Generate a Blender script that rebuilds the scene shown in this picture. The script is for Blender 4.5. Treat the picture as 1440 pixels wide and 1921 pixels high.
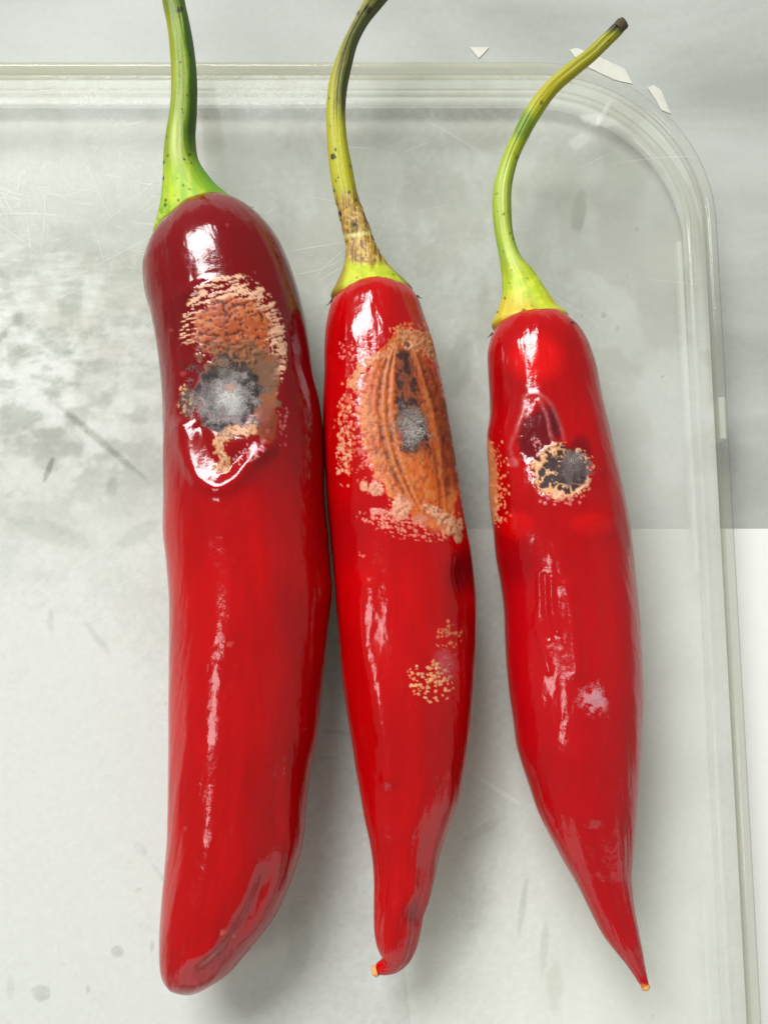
import bpy, math
import numpy as np

# ------------------------------------------------------------------ camera, light, exposure
scene = bpy.context.scene
for o in list(bpy.data.objects):
    bpy.data.objects.remove(o)
COL = scene.collection

TRAY = 0.0120            # height of the upturned tray's flat top above the counter (metres)
FOC = 1610.0             # focal length in photograph pixels (a phone camera)
TILT = math.radians(7.8)
DIST = 0.165
CAM = np.array([0.0, -DIST * math.sin(TILT), TRAY + DIST * math.cos(TILT)])

cam_d = bpy.data.cameras.new('camera')
cam = bpy.data.objects.new('camera', cam_d)
COL.objects.link(cam)
cam.location = CAM
cam.rotation_euler = (TILT, 0, 0)
cam_d.sensor_fit = 'VERTICAL'
cam_d.sensor_height = 24
cam_d.lens = FOC / 1921 * 24
cam_d.clip_start = 0.005
cam_d.clip_end = 20
scene.camera = cam

world = bpy.data.worlds.new('World')
scene.world = world
world.use_nodes = True
bg = world.node_tree.nodes['Background']
bg.inputs[0].default_value = (0.98, 1.0, 0.98, 1)
bg.inputs[1].default_value = 0.27

def area(name, direction, dist, sx, sy, power, color):
    d = bpy.data.lights.new(name, 'AREA')
    d.shape = 'RECTANGLE'
    d.size, d.size_y = sx, sy
    d.energy = power
    d.color = color
    o = bpy.data.objects.new(name, d)
    COL.objects.link(o)
    v = np.array(direction, float)
    v /= np.linalg.norm(v)
    o.location = v * dist
    from mathutils import Vector
    o.rotation_euler = Vector(-v).to_track_quat('-Z', 'Y').to_euler()
    return o

area('window_light', (-0.34, 0.60, 0.72), 1.5, 0.90, 0.52, 42.0, (0.98, 0.99, 1.0))
area('lamp_strip', (-0.55, -0.20, 0.79), 1.5, 0.28, 0.42, 3.6, (1.0, 0.97, 0.95))
area('front_fill', (0.16, -0.95, 0.30), 0.9, 1.9, 0.55, 3.0, (1.0, 0.99, 0.97))  # added low front fill that lightens the shadows beside the peppers
area('room_light', (0.88, -0.10, 0.45), 1.8, 1.6, 2.2, 0.9, (1.0, 0.98, 0.95))

scene.view_settings.view_transform = 'Standard'
scene.view_settings.look = 'None'
scene.view_settings.exposure = -0.18
scene.view_settings.gamma = 1.0
scene.view_settings.use_curve_mapping = False
scene.cycles.transparent_max_bounces = 24
scene.cycles.max_bounces = 10

# ------------------------------------------------------------------ helpers
ct, st = math.cos(TILT), math.sin(TILT)

def at(px, py, z):
    """points of the place that lie at height z, given where the photograph shows them"""
    px = np.asarray(px, float); py = np.asarray(py, float); z = np.asarray(z, float) + 0 * px
    rx = (px - 720) / FOC
    ry = -(py - 960.5) / FOC
    wy = ry * ct + st
    wz = ry * st - ct
    s = (z - CAM[2]) / wz
    return np.stack([CAM[0] + s * rx, CAM[1] + s * wy, z], -1)

def to_px(P):
    d = P - CAM
    yc = d[..., 1] * ct + d[..., 2] * st
    zc = -d[..., 1] * st + d[..., 2] * ct
    return 720 + FOC * d[..., 0] / -zc, 960.5 - FOC * yc / -zc

def lin(*c):
    c = np.array(c, float) / 255
    return np.where(c <= 0.04045, c / 12.92, ((c + 0.055) / 1.055) ** 2.4)

def hsh(ix, iy, seed):
    n = (ix.astype(np.int64) * 374761393 + iy.astype(np.int64) * 668265263 + seed * 1442695041) & 0xffffffff
    n = ((n ^ (n >> 13)) * 1274126177) & 0xffffffff
    n = ((n ^ (n >> 16)) * 2246822519) & 0xffffffff
    return ((n ^ (n >> 15)) & 0xffffff) / float(0xffffff)

def vn(x, y, seed=0):
    ix, iy = np.floor(x), np.floor(y)
    fx, fy = x - ix, y - iy
    fx = fx * fx * fx * (fx * (fx * 6 - 15) + 10)
    fy = fy * fy * fy * (fy * (fy * 6 - 15) + 10)
    a, b = hsh(ix, iy, seed), hsh(ix + 1, iy, seed)
    c, d = hsh(ix, iy + 1, seed), hsh(ix + 1, iy + 1, seed)
    return (a * (1 - fx) + b * fx) * (1 - fy) + (c * (1 - fx) + d * fx) * fy

def fbm(x, y, seed=0, o=4):
    s = 0; a = 0.5; t = 0
    for k in range(o):
        s = s + a * vn(x * 2 ** k + 17.3 * k, y * 2 ** k - 9.1 * k, seed + k); t += a; a *= 0.5
    return s / t

def cells(x, y, seed=0):
    """distance to the nearest scattered point and that point's random number"""
    ix, iy = np.floor(x), np.floor(y)
    best = np.full(x.shape, 9.0); rid = np.zeros(x.shape)
    for dx in (-1, 0, 1):
        for dy in (-1, 0, 1):
            cx, cy = ix + dx, iy + dy
            qx = cx + hsh(cx, cy, seed); qy = cy + hsh(cx, cy, seed + 71)
            d = np.hypot(x - qx, y - qy)
            m = d < best
            best = np.where(m, d, best); rid = np.where(m, hsh(cx, cy, seed + 143), rid)
    return best, rid

def ss(a, b, x):
    t = np.clip((x - a) / (b - a), 0, 1)
    return t * t * (3 - 2 * t)

def ell(x, y, cx, cy, rx, ry, rot=0.0):
    c, s = math.cos(math.radians(rot)), math.sin(math.radians(rot))
    dx, dy = x - cx, y - cy
    return np.hypot((dx * c + dy * s) / rx, (-dx * s + dy * c) / ry)

def polyd(x, y, pts):
    """distance to a polyline"""
    best = np.full(x.shape, 1e9)
    for (x0, y0), (x1, y1) in zip(pts[:-1], pts[1:]):
        dx, dy = x1 - x0, y1 - y0
        t = np.clip(((x - x0) * dx + (y - y0) * dy) / (dx * dx + dy * dy), 0, 1)
        best = np.minimum(best, np.hypot(x - x0 - t * dx, y - y0 - t * dy))
    return best

def smooth_poly(pts, n=8):
    p = np.array(pts, float)
    t = np.concatenate([[0], np.cumsum(np.hypot(*np.diff(p, axis=0).T))])
    tt = np.linspace(0, t[-1], (len(p) - 1) * n + 1)
    return list(zip(pchip(t, p[:, 0], tt), pchip(t, p[:, 1], tt)))

def pchip(x, y, xi):
    x = np.asarray(x, float); y = np.asarray(y, float)
    h = np.diff(x); d = np.diff(y) / h
    m = np.zeros_like(y)
    m[0], m[-1] = d[0], d[-1]
    for i in range(1, len(x) - 1):       # Catmull style slopes, kept tame
        m[i] = (d[i - 1] * h[i] + d[i] * h[i - 1]) / (h[i] + h[i - 1])
    k = np.clip(np.searchsorted(x, xi, side='right') - 1, 0, len(x) - 2)
    t = (xi - x[k]) / h[k]
    return ((1 + 2 * t) * (1 - t) ** 2 * y[k] + t * (1 - t) ** 2 * h[k] * m[k]
            + t * t * (3 - 2 * t) * y[k + 1] + t * t * (t - 1) * h[k] * m[k + 1])

def mesh(name, V, F, mat=None, parent=None, smooth=True, attrs=None):
    me = bpy.data.meshes.new(name)
    V = np.asarray(V, float)
    if isinstance(F, np.ndarray):
        n, k = F.shape
        me.vertices.add(len(V)); me.vertices.foreach_set('co', V.ravel())
        me.loops.add(n * k); me.loops.foreach_set('vertex_index', F.ravel().astype(np.int32))
        me.polygons.add(n)
        me.polygons.foreach_set('loop_start', np.arange(0, n * k, k, dtype=np.int32))
        me.polygons.foreach_set('loop_total', np.full(n, k, dtype=np.int32))
        me.update(calc_edges=True)
        me.validate()
    else:
        me.from_pydata([tuple(v) for v in V], [], F)
    me.polygons.foreach_set('use_smooth', np.full(len(me.polygons), smooth))
    for an, val in (attrs or {}).items():
        val = np.asarray(val, float)
        if val.ndim == 1:
            a = me.attributes.new(an, 'FLOAT', 'POINT'); a.data.foreach_set('value', val)
        else:
            a = me.attributes.new(an, 'FLOAT_COLOR', 'POINT')
            a.data.foreach_set('color', np.concatenate([val, np.ones((len(val), 1))], 1).ravel())
    if mat:
        me.materials.append(mat)
    o = bpy.data.objects.new(name, me)
    COL.objects.link(o)
    if parent:
        o.parent = parent
    return o

def empty(name, label, cat, group=None):
    o = bpy.data.objects.new(name, None)
    o.empty_display_size = 0.01
    COL.objects.link(o)
    o['label'] = label; o['category'] = cat
    if group:
        o['group'] = group
    return o

def mat_new(name):
    m = bpy.data.materials.new(name)
    m.use_nodes = True
    nt = m.node_tree
    return m, nt, nt.nodes, nt.links, nt.nodes['Principled BSDF']

# ------------------------------------------------------------------ materials
def skin_material():
    m, nt, N, L, b = mat_new('pepper_skin')
    a = N.new('ShaderNodeAttribute'); a.attribute_name = 'skin'
    r = N.new('ShaderNodeAttribute'); r.attribute_name = 'rough'
    tc = N.new('ShaderNodeTexCoord')
    n1 = N.new('ShaderNodeTexNoise'); n1.inputs['Scale'].default_value = 900; n1.inputs['Detail'].default_value = 3
    n2 = N.new('ShaderNodeTexNoise'); n2.inputs['Scale'].default_value = 2600; n2.inputs['Detail'].default_value = 2
    L.new(tc.outputs['Object'], n1.inputs['Vector']); L.new(tc.outputs['Object'], n2.inputs['Vector'])
    ad = N.new('ShaderNodeMath'); ad.operation = 'MULTIPLY_ADD'
    L.new(n2.outputs[0], ad.inputs[0]); ad.inputs[1].default_value = 0.35; L.new(n1.outputs[0], ad.inputs[2])
    bp = N.new('ShaderNodeBump'); bp.inputs['Strength'].default_value = 0.15; bp.inputs['Distance'].default_value = 0.00022
    L.new(ad.outputs[0], bp.inputs['Height'])
    L.new(bp.outputs[0], b.inputs['Normal'])
    L.new(a.outputs['Color'], b.inputs['Base Color'])
    L.new(r.outputs['Fac'], b.inputs['Roughness'])
    b.inputs['Specular IOR Level'].default_value = 0.48
    return m

def stem_material():
    m, nt, N, L, b = mat_new('green_stem')
    a = N.new('ShaderNodeAttribute'); a.attribute_name = 'skin'
    tc = N.new('ShaderNodeTexCoord')
    n1 = N.new('ShaderNodeTexNoise'); n1.inputs['Scale'].default_value = 1500; n1.inputs['Detail'].default_value = 4
    L.new(tc.outputs['Object'], n1.inputs['Vector'])
    bp = N.new('ShaderNodeBump'); bp.inputs['Strength'].default_value = 0.3; bp.inputs['Distance'].default_value = 0.0002
    L.new(n1.outputs[0], bp.inputs['Height']); L.new(bp.outputs[0], b.inputs['Normal'])
    L.new(a.outputs['Color'], b.inputs['Base Color'])
    b.inputs['Roughness'].default_value = 0.48
    b.inputs['Specular IOR Level'].default_value = 0.35
    return m

def mould_material():
    m, nt, N, L, b = mat_new('mould_fibre')
    a = N.new('ShaderNodeAttribute'); a.attribute_name = 'skin'
    L.new(a.outputs['Color'], b.inputs['Base Color'])
    b.inputs['Roughness'].default_value = 0.9
    b.inputs['Specular IOR Level'].default_value = 0.1
    return m

def plain(name, rgb, rough=0.6, noise=0.0, scale=800):
    m, nt, N, L, b = mat_new(name)
    tc = N.new('ShaderNodeTexCoord')
    n1 = N.new('ShaderNodeTexNoise'); n1.inputs['Scale'].default_value = scale; n1.inputs['Detail'].default_value = 4
    L.new(tc.outputs['Object'], n1.inputs['Vector'])
    cr = N.new('ShaderNodeValToRGB')
    c = lin(*rgb)
    cr.color_ramp.elements[0].position = 0.3; cr.color_ramp.elements[1].position = 0.7
    cr.color_ramp.elements[0].color = (*(c * (1 - noise)), 1)
    cr.color_ramp.elements[1].color = (*np.minimum(c * (1 + noise), 1), 1)
    L.new(n1.outputs[0], cr.inputs[0]); L.new(cr.outputs[0], b.inputs['Base Color'])
    b.inputs['Roughness'].default_value = rough
    b.inputs['Specular IOR Level'].default_value = 0.3
    return m

def clear_plastic(name, tint, haze, haze_col=(225, 226, 215), gloss=0.6, attr=False, rough=0.12):
    """clear plastic: mostly see-through, some milky scatter, a Fresnel gloss"""
    m = bpy.data.materials.new(name); m.use_nodes = True
    nt = m.node_tree; N, L = nt.nodes, nt.links
    N.clear()
    out = N.new('ShaderNodeOutputMaterial')
    tr = N.new('ShaderNodeBsdfTransparent'); tr.inputs[0].default_value = (*tint, 1)
    df = N.new('ShaderNodeBsdfDiffuse'); df.inputs[0].default_value = (*lin(*haze_col), 1)
    m1 = N.new('ShaderNodeMixShader'); m1.inputs[0].default_value = haze
    if attr:
        at_ = N.new('ShaderNodeAttribute'); at_.attribute_name = 'haze'
        ac = N.new('ShaderNodeAttribute'); ac.attribute_name = 'skin'
        tc = N.new('ShaderNodeTexCoord')
        nz = N.new('ShaderNodeTexNoise'); nz.inputs['Scale'].default_value = 800; nz.inputs['Detail'].default_value = 6
        nz.inputs['Roughness'].default_value = 0.7
        L.new(tc.outputs['Object'], nz.inputs['Vector'])
        mr = N.new('ShaderNodeMapRange'); mr.inputs[1].default_value = 0.3; mr.inputs[2].default_value = 0.7
        mr.inputs[3].default_value = 0.95; mr.inputs[4].default_value = 1.05
        L.new(nz.outputs[0], mr.inputs[0])
        mu = N.new('ShaderNodeMath'); mu.operation = 'MULTIPLY'; mu.use_clamp = True
        L.new(at_.outputs['Fac'], mu.inputs[0]); L.new(mr.outputs[0], mu.inputs[1])
        L.new(mu.outputs[0], m1.inputs[0]); L.new(ac.outputs['Color'], df.inputs[0])
    tl = N.new('ShaderNodeBsdfTranslucent'); tl.inputs[0].default_value = df.inputs[0].default_value
    if attr:
        L.new(ac.outputs['Color'], tl.inputs[0])
    m0 = N.new('ShaderNodeMixShader'); m0.inputs[0].default_value = 0.35
    L.new(df.outputs[0], m0.inputs[1]); L.new(tl.outputs[0], m0.inputs[2])
    L.new(tr.outputs[0], m1.inputs[1]); L.new(m0.outputs[0], m1.inputs[2])
    gl = N.new('ShaderNodeBsdfGlossy'); gl.inputs['Roughness'].default_value = rough
    lw = N.new('ShaderNodeLayerWeight'); lw.inputs[0].default_value = 0.5
    pw = N.new('ShaderNodeMath'); pw.operation = 'POWER'; pw.inputs[1].default_value = 5
    L.new(lw.outputs['Facing'], pw.inputs[0])
    mm = N.new('ShaderNodeMath'); mm.operation = 'MULTIPLY_ADD'; mm.inputs[1].default_value = gloss * 0.96; mm.inputs[2].default_value = gloss * 0.04
    L.new(pw.outputs[0], mm.inputs[0])
    m2 = N.new('ShaderNodeMixShader')
    L.new(mm.outputs[0], m2.inputs[0]); L.new(m1.outputs[0], m2.inputs[1]); L.new(gl.outputs[0], m2.inputs[2])
    L.new(m2.outputs[0], out.inputs[0])
    return m

def counter_material():
    m, nt, N, L, b = mat_new('grey_counter')
    tc = N.new('ShaderNodeTexCoord')
    mp = N.new('ShaderNodeMapping'); mp.inputs['Scale'].default_value = (9, 30, 1); mp.inputs['Rotation'].default_value = (0, 0, -0.22)
    L.new(tc.outputs['Object'], mp.inputs[0])
    n1 = N.new('ShaderNodeTexNoise'); n1.inputs['Scale'].default_value = 1.4; n1.inputs['Detail'].default_value = 5; n1.inputs['Distortion'].default_value = 0.8
    L.new(mp.outputs[0], n1.inputs['Vector'])
    n2 = N.new('ShaderNodeTexNoise'); n2.inputs['Scale'].default_value = 700; n2.inputs['Detail'].default_value = 5
    L.new(tc.outputs['Object'], n2.inputs['Vector'])
    mx = N.new('ShaderNodeMath'); mx.operation = 'MULTIPLY_ADD'; mx.inputs[1].default_value = 0.16
    L.new(n2.outputs[0], mx.inputs[0]); L.new(n1.outputs[0], mx.inputs[2])
    cr = N.new('ShaderNodeValToRGB')
    cr.color_ramp.elements[0].position = 0.38; cr.color_ramp.elements[1].position = 0.74
    cr.color_ramp.elements[0].color = (*lin(142, 145, 137), 1)
    cr.color_ramp.elements[1].color = (*lin(166, 169, 162), 1)
    L.new(mx.outputs[0], cr.inputs[0]); L.new(cr.outputs[0], b.inputs['Base Color'])
    b.inputs['Roughness'].default_value = 0.55; b.inputs['Specular IOR Level'].default_value = 0.35
    return m

SKIN = skin_material()
STEM = stem_material()
MOULD = mould_material()
DARK_TIP = plain('dry_sepal', (62, 58, 34), 0.7, 0.4, 3000)
CUT = plain('dry_cut_wood', (74, 66, 46), 0.85, 0.5, 4000)
PITH = plain('pale_pith', (196, 180, 140), 0.8, 0.25, 5000)
TIPM = plain('dry_style', (214, 150, 88), 0.6, 0.35, 4000)
PANEL = clear_plastic('scratched_clear_panel', (0.985, 0.99, 0.97), 0.3, attr=True, gloss=0.12, rough=0.45)
UNDER = clear_plastic('clear_underside', (0.985, 0.99, 0.97), 0.03, gloss=0.3)
WALL = clear_plastic('clear_wall', (0.988, 0.99, 0.972), 0.10, (222, 222, 202), gloss=0.6, rough=0.06)
BEAD = clear_plastic('thick_clear_edge', (0.992, 0.992, 0.975), 0.1, attr=True, gloss=0.6, rough=0.10)
RIB = clear_plastic('bright_clear_rib', (0.98, 0.985, 0.97), 0.48, (238, 240, 236), gloss=1.0, rough=0.08)
SCR = clear_plastic('scratch_white', (1, 1, 1), 0.5, (240, 240, 235), gloss=0.2, rough=0.3)
COUNTER = counter_material()
PAPER = plain('white_paper', (212, 212, 206), 0.8, 0.012, 300)

GLINT = plain('cream_glint', (190, 190, 176), 0.8, 0.08, 300)  # pale colour standing in for light glints on the counter

# ------------------------------------------------------------------ setting: counter, paper
cv = []
for x in (-1.5, 1.5):
    for y in (-1.5, 1.5):
        cv += [(x, y, -0.03), (x, y, 0.0)]
counter = mesh('counter', cv, [(1, 5, 7, 3), (0, 2, 6, 4), (0, 1, 3, 2), (4, 6, 7, 5), (0, 4, 5, 1), (2, 3, 7, 6)], COUNTER, smooth=False)
counter['kind'] = 'structure'

def sheet(name, outline, z0, z1, mat, label, cat, group=None):
    n = len(outline)
    V = [(x, y, z0) for x, y in outline] + [(x, y, z1) for x, y in outline]
    F = [tuple(range(n, 2 * n)), tuple(reversed(range(n)))] + [(i, (i + 1) % n, n + (i + 1) % n, n + i) for i in range(n)]
    o = mesh(name, V, F, mat, smooth=False)
    o['label'] = label; o['category'] = cat
    if group:
        o['group'] = group
    return o

pe = at(1400, 991, 0.0004)          # the far edge of the sheet as the photo shows it beside the tray
pl, pm, pb = at(700, 993, 0.0004), at(745, 1700, 0.0004), at(775, 1960, 0.0004)
sheet('paper_sheet', [(pl[0], pl[1]), (0.16, pe[1]), (0.163, -0.27), (pb[0] + 0.012, -0.27), (pb[0], pb[1]), (pm[0], pm[1])][::-1], 0.0002, 0.0006,
      PAPER, 'plain white paper sheet lying on the grey counter partly under the clear tray', 'paper')

# ------------------------------------------------------------------ tray: an upturned shallow clear box
EX, EY, RAD = 0.0668, 0.0936, 0.0350
X0, Y0 = -0.150, -0.130

def rounded(off, n=28):
    """outline of the tray pulled in by off, counter-clockwise"""
    x0, x1, y0, y1, r = X0 + off, EX - off, Y0 + off, EY - off, RAD - off
    pts = []
    for cx, cy, a0 in ((x1 - r, y1 - r, 0), (x0 + r, y1 - r, 90), (x0 + r, y0 + r, 180), (x1 - r, y0 + r, 270)):
        for k in range(n + 1):
            a = math.radians(a0 + 90 * k / n)
            pts.append((cx + r * math.cos(a), cy + r * math.sin(a)))
    return np.array(pts)

def loop_sweep(profile):
    """closed ring of a profile [(inset, z), ...] swept round the tray outline"""
    rings = [np.c_[rounded(o), np.full(116, z)] for o, z in profile]
    n, m = 116, len(rings)
    V = np.concatenate(rings)
    F = []
    for j in range(m):
        k = (j + 1) % m
        for i in range(n):
            F.append((j * n + i, j * n + (i + 1) % n, k * n + (i + 1) % n, k * n + i))
    return V, F

tray = empty('plastic_tray', 'clear scratched plastic box lying upside down on the counter under three peppers', 'tray')

# flat top with its haze of scuffs: a grid cut to the rounded outline, plus an underside
IN = 0.0022
st_ = 0.00034
gx = np.arange(X0 + IN, EX - IN, st_); gy = np.arange(Y0 + IN, EY - IN, st_)
GX, GY = np.meshgrid(gx, gy)
# pull the grid's corner vertices onto the rounded corner
r = RAD - IN
for (cx, cy, sx, sy) in ((EX - IN - r, EY - IN - r, 1, 1), (X0 + IN + r, EY - IN - r, -1, 1), (X0 + IN + r, Y0 + IN + r, -1, -1), (EX - IN - r, Y0 + IN + r, 1, -1)):
    dx, dy = (GX - cx) * sx, (GY - cy) * sy
    m = (dx > 0) & (dy > 0)
    mxv = np.maximum(dx, dy) / np.maximum(np.hypot(dx, dy), 1e-9)
    GX = np.where(m, cx + sx * dx * mxv, GX); GY = np.where(m, cy + sy * dy * mxv, GY)
PV = np.stack([GX.ravel(), GY.ravel(), np.full(GX.size, TRAY)], -1)
u, v = to_px(PV)
rng = np.random.default_rng(5)
haze = 0.25 + 0.13 * ss(350, 800, v) + 0.16 * (fbm(u / 150, v / 150, 3, 5) - 0.5)
haze += 0.22 * ss(420, 1150, v) * ss(1150, 500, u) + 0.10 * ss(1000, 1600, v) * ss(1300, 700, u)
left = ss(420, 120, u)
wear = fbm(u / 42 + v / 300, v / 30, 11, 6)
haze += left * ss(380, 620, v) * (0.10 + (1.15 - 1.0 * ss(740, 1050, v)) * (0.5 * (wear - 0.46) + 0.22 * (ss(0.38, 0.58, wear) - 0.5)))
haze += (0.45 * (fbm(u / 34, v / 7, 21, 4) - 0.5) + 0.30 * (fbm(u / 13, v / 10, 22, 5) - 0.5)) * left * ss(380, 520, v) * ss(820, 640, v)
haze += 0.14 * (fbm(u / 70, v / 90, 31, 4) - 0.5) * ss(900, 1200, v) + 0.14 * ss(900, 1300, v) * ss(900, 300, u)
grime = np.clip(0.7 * ss(0.47, 0.62, fbm(u / 90, v / 120, 41, 4)) * ss(1150, 500, v), 0, 1)
def smear(cx, cy, rx, ry, rot, amt, soft=0.5):
    global haze
    e = ell(u, v, cx, cy, rx, ry, rot) + 0.35 * (fbm(u / 14, v / 14, int(cx + cy), 3) - 0.5)
    haze = haze + (amt * 1.9 if amt < 0 else amt) * ss(1.0, soft, e)
# the dark wiped lines and bright scuffs one can find in the photo
smear(180, 820, 150, 9, 40, -0.16); smear(92, 880, 6, 28, 22, -0.26, 0.7); smear(210, 915, 14, 24, 10, -0.10)
smear(195, 330, 14, 90, -27, -0.06); smear(20, 560, 12, 120, -18, -0.07); smear(96, 1165, 8, 28, 0, -0.09)
smear(185, 1200, 8, 60, -38, -0.08); smear(262, 1590, 30, 12, 42, -0.10); smear(300, 1640, 40, 5, 55, -0.10)
smear(220, 1785, 14, 13, 0, -0.17, 0.7); smear(78, 1862, 20, 18, 0, -0.17, 0.8); smear(165, 1855, 5, 12, 0, -0.13)
smear(285, 1775, 5, 14, 0, -0.12); smear(258, 1670, 10, 5, -30, -0.10); smear(20, 1850, 12, 30, 0, -0.10)
smear(100, 1000, 110, 26, 18, -0.08); smear(260, 1000, 60, 20, -30, -0.07)
smear(860, 690, 30, 70, 10, -0.10); smear(1085, 395, 16, 55, 8, -0.14); smear(1045, 330, 60, 70, 20, -0.07)
smear(870, 1715, 60, 110, 15, -0.14, 0.2); smear(980, 1700, 8, 70, 8, -0.14); smear(1020, 1780, 10, 60, 4, -0.12)
smear(900, 1560, 60, 12, -30, -0.10); smear(560, 1750, 30, 90, 0, -0.08); smear(1040, 1850, 20, 60, 0, -0.1)
smear(640, 1375, 60, 5, 6, -0.10); smear(590, 1420, 30, 60, 0, -0.08, 0.2)
smear(930, 1480, 70, 5, 33, 0.18); smear(905, 1290, 28, 14, 0, 0.12); smear(1120, 225, 45, 14, 12, 0.30)
smear(1130, 215, 7, 35, 28, 0.25); smear(1085, 265, 26, 16, -30, 0.16); smear(1150, 560, 60, 90, 10, 0.05)
smear(70, 690, 130, 60, -18, 0.12, 0.0); smear(170, 770, 120, 40, 10, 0.14, 0.0); smear(520, 420, 60, 60, 0, -0.04)
for k in range(90):                                   # small specks of dirt all over
    cx, cy = rng.uniform(0, 1300), rng.uniform(200, 1921)
    smear(cx, cy, rng.uniform(2, 6), rng.uniform(2, 7), 0, rng.uniform(-0.12, 0.10), 0.6)
haze += 0.14 * ss(880, 1000, u) * ss(500, 800, v)
haze += 0.16 * (fbm(u / 9, v / 9, 23, 4) - 0.5) * ss(1300, 900, u)
haze = np.clip(haze, 0.04, 0.85)
pcol = lin(238, 240, 233)[None] * np.ones((len(u), 1))
pcol = pcol * (1 - grime[:, None] * 0.55) + lin(176, 168, 148)[None] * grime[:, None] * 0.55
ny, nx = GX.shape
idx = np.arange(nx * ny).reshape(ny, nx)
PF = np.stack([idx[:-1, :-1].ravel(), idx[:-1, 1:].ravel(), idx[1:, 1:].ravel(), idx[1:, :-1].ravel()], -1)
panel = mesh('panel', PV, PF, PANEL, tray, attrs={'haze': haze, 'skin': pcol})
ub = rounded(IN)
mesh('panel_underside', np.c_[ub, np.full(116, TRAY - 0.0020)], [tuple(reversed(range(116)))], UNDER, tray, smooth=False)

H = TRAY
V, F = loop_sweep([(0.0022, H), (0.0020, H + 0.0009), (0.0015, H + 0.0013), (0.0007, H + 0.0012), (0.0001, H + 0.0007), (0.0, H - 0.0006),
                   (0.0004, H - 0.0021), (0.0022, H - 0.0021)])
back_tint = ss(EY - 0.012, EY - 0.003, V[:, 1]) * ss(0.052, 0.020, V[:, 0])      # yellower tint along the long back edge
bc = lin(220, 220, 206)[None] * (1 - back_tint[:, None]) + lin(192, 186, 128)[None] * back_tint[:, None]
mesh('edge_bead', V, F, BEAD, tray, attrs={'haze': 0.06 + 0.20 * back_tint, 'skin': bc})
V, F = loop_sweep([(0.0006, H - 0.0022), (0.0001, 0.0030), (0.0018, 0.0030), (0.0026, H - 0.0022)])
mesh('side_wall', V, F, WALL, tray)
V, F = loop_sweep([(-0.0006, 0.0028), (-0.0006, 0.0012), (-0.0001, 0.0008), (0.0024, 0.0008), (0.0030, 0.0013), (0.0030, 0.0028)])
mesh('rim', V, F, RIB, tray)
V, F = loop_sweep([(0.0040, H - 0.0022), (0.0040, H - 0.0040), (0.0047, H - 0.0040), (0.0047, H - 0.0022)])
mesh('stiffening_rib', V, F, WALL, tray)

def bar(name, p0, p1, wd, z0, z1, mat):
    p0, p1 = np.array(p0), np.array(p1)
    d = (p1 - p0) / np.linalg.norm(p1 - p0); nrm = np.array([-d[1], d[0]]) * wd / 2
    c = wd * 0.25
    V = []
    for p in (p0, p1):
        V += [(*(p - nrm), z0), (*(p + nrm), z0), (*(p + nrm), z1 - c), (*(p + nrm * .5), z1), (*(p - nrm * .5), z1), (*(p - nrm), z1 - c)]
    F = [(5, 4, 3, 2, 1, 0), (6, 7, 8, 9, 10, 11)] + [(i, (i + 1) % 6, 6 + (i + 1) % 6, 6 + i) for i in range(6)]
    return mesh(name, V, F, mat, tray, smooth=False)

zr = H - 0.0042
a, b = at(1274, 452, zr)[:2], at(1308, 1070, zr)[:2]
bar('inner_rib', a, b, 0.0009, zr - 0.002, zr, RIB)
a, b = at(1320, 1680, zr)[:2], at(1334, 1960, zr)[:2]
bar('inner_rib', a, b, 0.0007, zr - 0.002, zr, RIB)
a, b = at(1354, 745, H - 0.003)[:2], at(1357, 822, H - 0.003)[:2]
bar('clip_tab', a, b, 0.0014, H - 0.008, H - 0.003, RIB)

# fine bright scratches in the flat top
SL = [((44, 798), (142, 722)), ((66, 1075), (204, 999)), ((146, 1064), (240, 988)), ((175, 1072), (306, 1010)), ((164, 1125), (310, 1066)),
      ((0, 960), (87, 982)), ((233, 1254), (306, 1203)), ((90, 1114), (128, 1106)), ((549, 515), (648, 484)), ((593, 518), (648, 466)),
      ((0, 715), (24, 701)), ((0, 402), (140, 408)), ((120, 370), (150, 360)), ((200, 690), (300, 600)), ((215, 700), (290, 590)),
      ((250, 1103), (310, 1100)), ((600, 525), (660, 490)), ((548, 470), (640, 455)), ((660, 560), (730, 400)), ((290, 840), (306, 820)),
      ((190, 640), (255, 605)), ((30, 590), (160, 540)), ((10, 700), (80, 670))]
for k in range(300):
    cx, cy = rng.uniform(-50, 1290), rng.uniform(205, 1921)
    if rng.random() < 0.45:
        cx, cy = rng.uniform(0, 310), rng.uniform(340, 1250)
    an = math.radians(rng.choice([rng.normal(-28, 12), rng.normal(5, 10), rng.normal(55, 25)])); l = rng.gamma(2, 15)
    SL.append(((cx - l * math.cos(an), cy - l * math.sin(an)), (cx + l * math.cos(an), cy + l * math.sin(an))))
SV, SF = [], []
for k, (p, q) in enumerate(SL):
    p, q = np.array(p, float), np.array(q, float)
    d = q - p; ln = np.hypot(*d); nn = np.array([-d[1], d[0]]) / ln
    bow = rng.normal(0, 0.03) * ln
    wd = (1.1 if k < 23 else rng.uniform(0.35, 0.9))
    base = len(SV); m_ = 9
    for i in range(m_):
        t = i / (m_ - 1); c = p + d * t + nn * (bow * 4 * t * (1 - t) + rng.normal(0, 0.2))
        w_ = wd * 0.5 * (math.sin(math.pi * (0.06 + 0.88 * t)) ** 0.6)
        for s_ in (-1, 1):
            SV.append(at(*(c + nn * w_ * s_), TRAY + 0.00003))
        if i:
            j = base + 2 * i
            SF.append((j - 2, j - 1, j + 1, j))
scr = mesh('scratches', np.array(SV), SF, SCR, tray, smooth=False)
scr['kind'] = 'stuff'

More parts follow.
